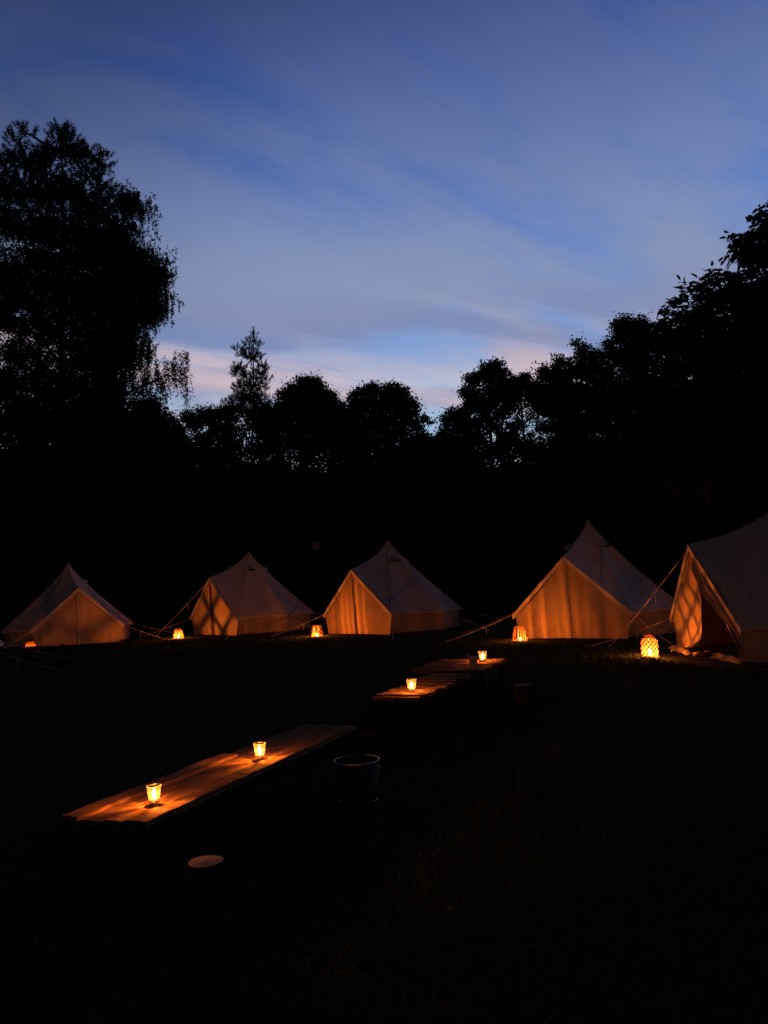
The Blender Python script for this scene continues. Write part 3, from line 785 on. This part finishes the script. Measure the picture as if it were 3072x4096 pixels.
# the long weeping limb that reaches out over the gap
def weeping_limb_tree():
    D = 34.0; rnd = random.Random(21)
    base = at_depth(470, 2300, D); base.z = -0.05
    root = empty('birch_tree', base); tag(root, 'slim birch with one long weeping limb reaching right over the gap', 'tree', GL)
    def q(px, py, dd=0): return at_depth(px, py, D+dd)-base
    tw = MB(); tw.tube([Vector((0, 0, 0)), q(468, 2000), q(480, 1750), q(470, 1560), q(440, 1400)], [0.14, 0.12, 0.10, 0.07, 0.04], 7)
    limb = [(480, 1600), (530, 1560), (575, 1545), (620, 1525), (655, 1505), (700, 1500)]
    tw.tube([q(*p) for p in limb], [0.06, 0.055, 0.045, 0.035, 0.025, 0.012], 5)
    subs = [[(575, 1545), (600, 1500), (640, 1450), (660, 1420)], [(620, 1525), (660, 1470), (700, 1430), (735, 1415), (755, 1425)], [(655, 1505), (700, 1480), (740, 1470), (765, 1500)],
            [(560, 1548), (590, 1520), (600, 1480), (610, 1440)], [(640, 1515), (650, 1530), (645, 1560), (640, 1600)], [(500, 1530), (540, 1515), (580, 1500)]]
    starts = []
    for s_ in subs:
        dd = rnd.uniform(-1, 1); pts = [q(x, y, dd*i/3) for i, (x, y) in enumerate(s_)]; tw.tube(pts, [0.025, 0.018, 0.012, 0.007, 0.005][:len(pts)], 4)
        for i in range(len(pts)-1):
            for _ in range(7): starts.append(pts[i].lerp(pts[i+1], rnd.random()))
    for i in range(2, len(limb)-1):
        for _ in range(3): starts.append(q(*limb[i]).lerp(q(*limb[i+1]), rnd.random()))
    PP = []
    for st in starts:
        xp = st.x
        right = (st-q(700, 1450)).x
        ln = rnd.uniform(0.3, 1.0) + (rnd.uniform(0.3, 1.3) if right > 0.15 and rnd.random() < .6 else 0)
        st = st+Vector((rnd.gauss(0, .22), rnd.gauss(0, .25), rnd.gauss(0, .10))); ox = rnd.uniform(-.02, .16)
        tw.tube([st, st+Vector((ox*ln, 0, -ln*0.5)), st+Vector((ox*ln*1.2, 0, -ln))], [0.005, 0.004, 0.003], 3, False)
        m = int(26*ln)+8; u = RNG.random(m)
        PP.append(np.stack([st.x+ox*ln*u, np.full(m, st.y), st.z-ln*u], 1)+RNG.normal(size=(m, 3))*0.055)
    P = np.concatenate(PP); tw.build('trunk', M_BARK, root, True)
    fast_mesh('crown', orient_leaves(P, 0.10, 0.065, 1.0), 4, M_LEAF, root)
weeping_limb_tree()
cnt += tree('shrub_tree', 'tree', 'low bushy tree at the foot of the weeping birch, left of the gap', GT, 37,
     [(560, 1660, 70), (600, 1640, 42), (640, 1700, 52), (665, 1740, 40, 0.7), (600, 1760, 90), (500, 1740, 110), (690, 1800, 50, 0.7), (420, 1700, 110), (620, 1850, 90, 1.2)], 580, lai=3.6, L_=0.13, W_=0.09, seed=12, trunk_r=0.12)
# middle row
cnt += pine('pine_tree', 'tree', 'young pointed pine rising above the middle trees, bare leader between tufts', 'young pines', 45,
     [(1018, 1335, 10), (1012, 1365, 18), (1030, 1385, 16), (985, 1375, 14), (992, 1395, 20), (945, 1395, 13), (965, 1410, 22), (1035, 1415, 16), (1000, 1430, 34), (1045, 1435, 12), (955, 1475, 26), (940, 1490, 24), (975, 1500, 34),
      (1055, 1468, 18), (1068, 1478, 10), (1030, 1490, 34), (1060, 1515, 24), (1000, 1530, 42), (955, 1545, 28), (1045, 1545, 32), (985, 1585, 55), (1040, 1600, 45), (930, 1625, 45), (1000, 1660, 70), (1060, 1650, 50)],
     1000, (1014, 1322), 0.13, 5, tuft=0.20, ncard=22, L_=0.14)
cnt += tree('broadleaf_tree', 'tree', 'small loose-crowned tree left of the young pine, sky showing through', GT, 44,
     [(800, 1670, 42), (765, 1700, 42), (850, 1680, 40), (730, 1740, 40, 0.7), (790, 1760, 60, 0.55), (850, 1730, 45, 0.45), (900, 1665, 45), (910, 1730, 60), (720, 1800, 50, 0.7), (790, 1830, 70, 0.9), (880, 1810, 70)], 820, lai=2.7, L_=0.13, W_=0.09, seed=14, trunk_r=0.12)
cnt += tree('broadleaf_tree', 'tree', 'rounded oak right of the young pine with a lobed top', GT, 46,
     [(1232, 1545, 38), (1215, 1530, 24), (1262, 1550, 34), (1195, 1580, 34), (1160, 1560, 20), (1150, 1595, 30), (1240, 1610, 75), (1120, 1640, 48), (1305, 1585, 26), (1300, 1620, 50), (1345, 1650, 36), (1180, 1670, 80), (1290, 1690, 80), (1100, 1740, 80, 0.75), (1220, 1770, 90, 0.9), (1340, 1740, 60, 0.9), (1385, 1710, 50), (1070, 1700, 60), (1390, 1770, 60)],
     1230, lai=3.6, seed=15, trunk_r=0.2)
cnt += tree('broadleaf_tree', 'tree', 'round-crowned oak in the middle, left of the low sky gap', GT, 44,
     [(1472, 1562, 26), (1505, 1560, 24), (1430, 1580, 26), (1408, 1590, 14), (1575, 1562, 26), (1545, 1580, 32), (1600, 1590, 34), (1650, 1610, 22), (1480, 1620, 58), (1570, 1640, 66), (1635, 1650, 44), (1420, 1650, 50), (1670, 1690, 30), (1500, 1720, 80, 0.75),
      (1610, 1720, 62, 0.75), (1420, 1740, 70), (1660, 1750, 36, 0.8), (1550, 1790, 80, 0.8), (1690, 1790, 30, 0.6), (1400, 1800, 70, 0.7)],
     1540, lai=3.3, L_=0.15, W_=0.11, seed=16, trunk_r=0.22)
cnt += tree('shrub_tree', 'tree', 'scrubby low tree closing the bottom of the sky gap', GT, 47,
     [(1730, 1815, 36, 0.8), (1690, 1840, 40, 0.8), (1780, 1820, 36, 0.8), (1750, 1860, 50), (1640, 1860, 60, 0.8), (1840, 1840, 50, 0.7)], 1740, lai=2.6, seed=17, trunk_r=0.1)
cnt += tree('broadleaf_tree', 'tree', 'alder right of the sky gap, ragged stepped left side', GT, 40,
     [(1965, 1475, 30), (1945, 1500, 34), (2000, 1490, 30), (1900, 1520, 26), (1880, 1515, 16), (1985, 1540, 50), (1900, 1570, 36), (1865, 1575, 22), (2030, 1540, 30), (2055, 1520, 24), (2085, 1520, 16), (2070, 1560, 40), (1940, 1610, 56), (1880, 1640, 44), (2030, 1620, 60, 0.85),
      (1815, 1660, 20), (1830, 1700, 44), (1900, 1710, 60, 0.9), (1770, 1745, 32), (1790, 1770, 46), (1850, 1780, 56, 0.8), (2000, 1720, 60, 0.5), (1950, 1790, 60, 0.5), (1730, 1790, 30)],
     1960, lai=3.4, L_=0.13, W_=0.10, clump=0.27, seed=18, trunk_r=0.2)
cnt += tree('broadleaf_tree', 'tree', 'open alder in the gap between two darker trees, bare stems below', GT, 46,
     [(2120, 1560, 50), (2150, 1620, 60), (2070, 1690, 50, 0.5), (2150, 1720, 50, 0.4), (2230, 1730, 50, 0.6), (2100, 1790, 60, 0.5), (2200, 1800, 50, 0.5), (2050, 1760, 40, 0.5), (2280, 1800, 60, 0.6)], 2130, lai=2.6, seed=19, trunk_r=0.14)
cnt += tree('broadleaf_tree', 'tree', 'dark tree with one thin twig standing up on its left shoulder', GT, 36,
     [(2172, 1475, 14), (2190, 1500, 26), (2237, 1440, 20), (2230, 1465, 24), (2265, 1450, 12), (2215, 1520, 44), (2260, 1510, 40), (2290, 1480, 28), (2200, 1590, 64), (2280, 1600, 80), (2250, 1690, 80, 0.8), (2350, 1680, 80), (2330, 1780, 80, 0.7), (2400, 1800, 70, 0.7)],
     2270, lai=3.8, L_=0.13, W_=0.10, clump=0.25, seed=20, trunk_r=0.18)
cnt += tree('broadleaf_tree', 'tree', 'forked ragged tree between the dark shouldered tree and the tall round one', GT, 34,
     [(2310, 1375, 15), (2330, 1395, 20), (2325, 1425, 26), (2355, 1430, 22), (2350, 1390, 10), (2385, 1420, 28), (2415, 1440, 22), (2350, 1480, 50), (2410, 1500, 46), (2350, 1560, 70), (2430, 1600, 80)], 2370, lai=3.6, L_=0.12, W_=0.09, clump=0.22, seed=22, trunk_r=0.15)
cnt += tree('broadleaf_tree', 'tree', 'tall round-headed tree just left of the big-leaved walnut', GT, 33,
     [(2495, 1290, 20), (2465, 1310, 26), (2520, 1310, 34), (2565, 1295, 26), (2590, 1300, 12), (2490, 1350, 44, 0.8), (2550, 1340, 36), (2440, 1375, 22), (2450, 1410, 26, 0.7), (2530, 1400, 50, 0.8), (2590, 1380, 34), (2480, 1450, 56, 0.9), (2560, 1470, 70), (2500, 1560, 90), (2600, 1560, 90), (2520, 1700, 110, 1.1), (2640, 1700, 100, 1.2)],
     2510, lai=3.3, L_=0.12, W_=0.09, clump=0.24, seed=23, trunk_r=0.17)

# walnut with big leaflets, nearer, on the right
def walnut():
    D = 15.5; rnd = random.Random(31); base = at_depth(3150, 2300, D); base.z = -0.05
    root = empty('walnut_tree', base); tag(root, 'big-leaved walnut at the right edge above the open tent, leaves seen singly', 'tree')
    def q(px, py, dd=0): return at_depth(px, py, D+dd)-base
    tw = MB(); V = []
    tw.tube([Vector((0, 0, 0)), q(3140, 1900), q(3110, 1500), q(3080, 1250), q(3060, 1080)], [0.2, 0.16, 0.12, 0.07, 0.03], 8)
    def leaf(p, d, l, w):
        d = d.normalized(); e = d.cross(Vector((rnd.gauss(0, 1), rnd.gauss(0, 1), rnd.gauss(0, 1)))).normalized(); nn = d.cross(e)*l*rnd.uniform(0.04, 0.16)
        for u, s in ((0, 0), (0.3, 0.46), (0.65, 0.42), (1, 0), (0.65, -0.42), (0.3, -0.46)):
            V.append(tuple(p+d*l*u+e*w*s+nn*(4*u*(1-u))))
    def compound(p, d):
        """pinnate leaf: paired leaflets along a stalk that arches down, a larger one at the tip."""
        n = rnd.randint(2, 3); L = rnd.uniform(0.16, 0.26); pts = [p]
        for i in range(n+1):
            d = (d+Vector((0, 0, -0.22))).normalized(); pts.append(pts[-1]+d*L/(n+1))
        tw.tube(pts, 0.0035, 3, False)
        for i, pt in enumerate(pts[1:]):
            dd = (pts[i+1]-pts[i]).normalized(); sd = dd.cross(Vector((0, 0, 1)))
            if sd.length < 0.1: sd = Vector((1, 0, 0))
            sd.normalize()
            if i == n: leaf(pt, dd+Vector((0, 0, -0.3)), rnd.uniform(0.15, 0.21), rnd.uniform(0.06, 0.085))
            else:
                for s in (1, -1): leaf(pt, dd*0.5+sd*s+Vector((rnd.gauss(0, .3), rnd.gauss(0, .3), -0.55+rnd.gauss(0, .3))), rnd.uniform(0.11, 0.165), rnd.uniform(0.045, 0.07))
    def spray(a, b, n, spread=0.6):
        pts = [a.lerp(b, i/5)+Vector((0, 0, 0.04*math.sin(i*1.1)))+Vector((rnd.gauss(0, .015), rnd.gauss(0, .02), 0)) for i in range(6)]
        tw.tube(pts, [0.012, 0.010, 0.008, 0.007, 0.005, 0.004], 4)
        ax = (b-a).normalized()
        for i in range(n):
            t = rnd.uniform(0.3, 1.0); p = a.lerp(b, t)
            compound(p, ax*0.7+Vector((rnd.gauss(0, spread), rnd.gauss(0, spread), rnd.gauss(0.15, spread*0.7))))
    blobs = [(3045, 960, 50, 30), (3000, 1005, 46, 26), (3060, 890, 32, 12), (3080, 840, 26, 8), (2975, 950, 30, 9), (3070, 1010, 50, 26), (2955, 1010, 22, 8),
             (2975, 1140, 45, 26), (3050, 1150, 60, 40), (2900, 1165, 42, 24), (2840, 1185, 40, 18), (2820, 1140, 22, 5), (2960, 1210, 70, 45), (3060, 1240, 80, 60),
             (2860, 1260, 60, 40), (2790, 1270, 45, 26), (2740, 1300, 45, 24), (2690, 1330, 45, 22), (2650, 1310, 28, 9), (2640, 1370, 40, 22), (2600, 1375, 26, 9), (2750, 1380, 70, 50), (2860, 1380, 90, 80), (2980, 1350, 100, 100),
             (3060, 1400, 110, 110), (2680, 1450, 80, 60), (2780, 1500, 100, 100), (2900, 1520, 120, 140), (3040, 1560, 130, 150), (2650, 1560, 90, 80), (2700, 1650, 110, 110), (2830, 1680, 130, 140), (2990, 1720, 150, 160), (2640, 1780, 100, 80), (2780, 1840, 130, 120), (2950, 1880, 150, 140), (3120, 1300, 120, 60), (3130, 1500, 130, 60)]
    for (px, py, r, n) in blobs:
        dd = rnd.uniform(-1.2, 1.2); c = q(px, py, dd); rr = r*D/FPX
        hub = q(3090, max(1120, min(1700, py+170)), 0)
        tw.tube([hub, hub.lerp(c, 0.6)+Vector((0, 0, -0.06)), c], [0.035, 0.022, 0.012], 5)
        k = 0
        n = int(n*2.0)
        while k < n:
            v = Vector((rnd.gauss(0, 1), rnd.gauss(0, 1), rnd.gauss(0, 1))).normalized()*(rnd.random()**0.4)
            p = c+Vector((v.x*rr, v.y*rr*1.4, v.z*rr))
            m = rnd.randint(2, 4); a = c.lerp(p, 0.35); spray(a, p, m, 0.7); k += m
    # single sprays that stand out from the outline
    for (a, b, n) in (((2760, 1225), (2735, 1150), 4), ((2760, 1220), (2690, 1185), 5), ((2700, 1190), (2668, 1225), 3), ((2740, 1290), (2650, 1280), 4), ((2870, 1120), (2800, 1140), 4),
                      ((2960, 1110), (2915, 1085), 3), ((2990, 1000), (2935, 960), 4), ((3050, 880), (3030, 865), 3), ((3070, 860), (3068, 825), 3), ((2640, 1370), (2590, 1352), 3), ((2850, 1130), (2850, 1095), 3), ((2900, 1110), (2870, 1092), 3), ((2700, 1290), (2640, 1300), 3), ((2620, 1380), (2580, 1375), 2), ((2760, 1230), (2720, 1215), 3), ((2960, 1010), (2925, 1015), 2), ((3010, 900), (2985, 930), 3), ((3050, 850), (3020, 868), 2)):
        spray(q(*a), q(*b), n, 0.3)
    edge = [(2590, 1390), (2640, 1335), (2700, 1290), (2745, 1250), (2790, 1215), (2830, 1150), (2880, 1130), (2930, 1110), (2985, 1105), (3040, 1110)]
    for k in range(34):
        u = rnd.random()*(len(edge)-1.01); i = int(u); x = edge[i][0]+(edge[i+1][0]-edge[i][0])*(u-i); y = edge[i][1]+(edge[i+1][1]-edge[i][1])*(u-i)
        dd = rnd.uniform(-0.8, 0.8); spray(q(x+20, y+25, dd), q(x+rnd.uniform(-35, 10), y-rnd.uniform(8, 38), dd), 2, 0.45)
    for (a, b) in (((2630, 1345), (2600, 1285)), ((2668, 1270), (2666, 1235)), ((2818, 1120), (2812, 1092)), ((2835, 1105), (2834, 1090))):
        tw.tube([q(*a), q(*a).lerp(q(*b), 0.5)+Vector((-0.02, 0, 0)), q(*b)], [0.006, 0.004, 0.002], 3)
    for pts in (((3050, 1085), (3035, 1040), (3015, 1015)), ((3050, 1085), (2995, 1070), (2970, 1045), (2945, 1035)), ((2995, 1070), (3018, 1050), (3010, 1030))):
        tw.tube([q(*p) for p in pts], 0.012, 4)
    tw.build('trunk', M_BARK, root, True); fast_mesh('crown', np.array(V), 6, M_LEAF2, root)
    return len(V)//6
cnt += walnut()

# understory: a deep belt of scrub behind and between the trunks
def understory():
    mb = MB(); prof = []
    def height(az):
        base = 9.3+1.1*noise.noise(Vector((az*9, 3, 0)))+0.7*noise.noise(Vector((az*31, 8, 0)))
        if az < -0.26: base += 1.8*min(1, (-0.26-az)/0.1)
        if az > 0.20: base += 1.0*min(1, (az-0.20)/0.1)
        return base
    na = 260; nh = 16; dist = lambda az: 49+3*math.sin(az*7)
    for i in range(na+1):
        az = -1.25+2.5*i/na; h = height(az); D = dist(az)
        for j in range(nh+1):
            t = j/nh
            a = math.pi*t; rr = D-4*math.cos(a)+1.2*noise.noise(Vector((az*25, t*5, 2))); z = h*(math.sin(a)**0.45 if 0 < t < 1 else 0)*(0.93+0.10*noise.noise(Vector((az*40, t*7, 9))))
            mb.v.append((rr*math.sin(az), rr*math.cos(az), z-0.1))
    for i in range(na):
        for j in range(nh):
            a = i*(nh+1)+j; mb.f.append((a, a+nh+1, a+nh+2, a+1))
    o = mb.build('woodland_understory', M_LEAF, None)
    tag(o, 'deep dark belt of scrub and undergrowth closing the view below the tree crowns', 'undergrowth', kind='stuff')
    n = 120000; az = RNG.uniform(-0.95, 0.95, n); hs = np.array([height(a) for a in np.linspace(-0.95, 0.95, 600)])
    h = np.interp(az, np.linspace(-0.95, 0.95, 600), hs); rr = 49+3*np.sin(az*7)+RNG.uniform(-4.5, 4.5, n)
    z = h*(0.72+0.36*RNG.random(n)**1.2) + 0.25*np.sin(az*95+np.sin(az*37)*3)
    P = np.stack([rr*np.sin(az), rr*np.cos(az), z], 1)
    f = fast_mesh('scrub_foliage', orient_leaves(P, 0.22, 0.15), 4, M_LEAF)
    tag(f, 'loose leafy fringe along the top of the dark scrub belt', 'foliage', kind='stuff')
understory()

# ---------------------------------------------------------------- grass
def grass():
    segs = []
    def scatter(n, cx, cy, sx, sy, h, gauss=True):
        x = RNG.normal(cx, sx, n) if gauss else RNG.uniform(cx-sx, cx+sx, n); y = RNG.normal(cy, sy, n) if gauss else RNG.uniform(cy-sy, cy+sy, n)
        segs.append((x, y, h*RNG.uniform(0.4, 1.3, n)))
    # whole meadow in the view cone, denser close by
    n = 150000; Y = 2.0+30*RNG.random(n)**1.5; X = (RNG.random(n)-0.5)*2*(0.56*Y+0.5); segs.append((X, Y, RNG.uniform(0.02, 0.075, n)))
    for (px, py) in ((2602, 2634), (714, 2560), (1269, 2553), (2082, 2573)):
        c = on_z(px, py); scatter(9000, c.x, c.y, 0.8, 0.8, 0.06); scatter(2500, c.x, c.y, 0.35, 0.35, 0.075)
    for g in (g1, g2, g3, g4): scatter(6000, g.x, g.y, 0.6, 0.6, 0.07)
    X = np.concatenate([s[0] for s in segs]); Y = np.concatenate([s[1] for s in segs]); Hh = np.concatenate([s[2] for s in segs])
    # none inside the tents
    keep = np.ones(len(X), bool)
    for t in (T0, T1, T2, T3, T4, T5): keep &= ((X-t.location.x)**2+(Y-t.location.y)**2) > 2.45**2
    X, Y, Hh = X[keep], Y[keep], Hh[keep]; n = len(X)
    Z = 0.34*np.exp(-((Y-21.2)/1.5)**2)/(1+np.exp((X+7.2)/0.55))-0.015
    a = RNG.uniform(0, 2*math.pi, n); w = RNG.uniform(0.0025, 0.0055, n)*(1+Y*0.09); lean = RNG.normal(0, 0.45, (n, 2))*Hh[:, None]
    b0 = np.stack([X-np.cos(a)*w, Y-np.sin(a)*w, Z], 1); b1 = np.stack([X+np.cos(a)*w, Y+np.sin(a)*w, Z], 1)
    m1 = np.stack([X+lean[:, 0]*0.35+np.cos(a)*w*0.7, Y+lean[:, 1]*0.35+np.sin(a)*w*0.7, Z+Hh*0.6], 1)
    tpp = np.stack([X+lean[:, 0], Y+lean[:, 1], Z+Hh], 1)
    V = np.stack([b0, b1, m1, tpp], 1).reshape(-1, 3)
    o = fast_mesh('grass', V, 4, M_BLADE); tag(o, 'short meadow grass over the whole campsite', 'grass', kind='stuff')
    # taller seeding weeds in the right foreground
    c = on_z(2220, 3160); mb = MB(); rnd = random.Random(4)
    for _ in range(70):
        x = c.x+rnd.gauss(0, 0.35); y = c.y+rnd.gauss(0, 0.25); h = rnd.uniform(0.15, 0.38); lx = rnd.gauss(0, .08); ly = rnd.gauss(0, .08)
        mb.tube([(x, y, -0.01), (x+lx*.5, y+ly*.5, h*.6), (x+lx, y+ly, h)], [0.002, 0.0016, 0.001], 3, False)
        for k in range(10):
            t = 0.65+0.35*k/10; px = x+lx*t; py = y+ly*t; a = rnd.uniform(0, 6.28)
            p = Vector((px, py, h*t)); d = Vector((math.cos(a), math.sin(a), 1.0))*0.016; e = Vector((-math.sin(a), math.cos(a), 0))*0.003
            mb.add([p, p+d*0.5+e, p+d, p+d*0.5-e], [(0, 1, 2, 3)])
    o = mb.build('seeding_weeds', M_WEED); tag(o, 'patch of taller seeding grass stalks in the dark right foreground', 'weeds', kind='stuff')
grass()
print('leaves', cnt)
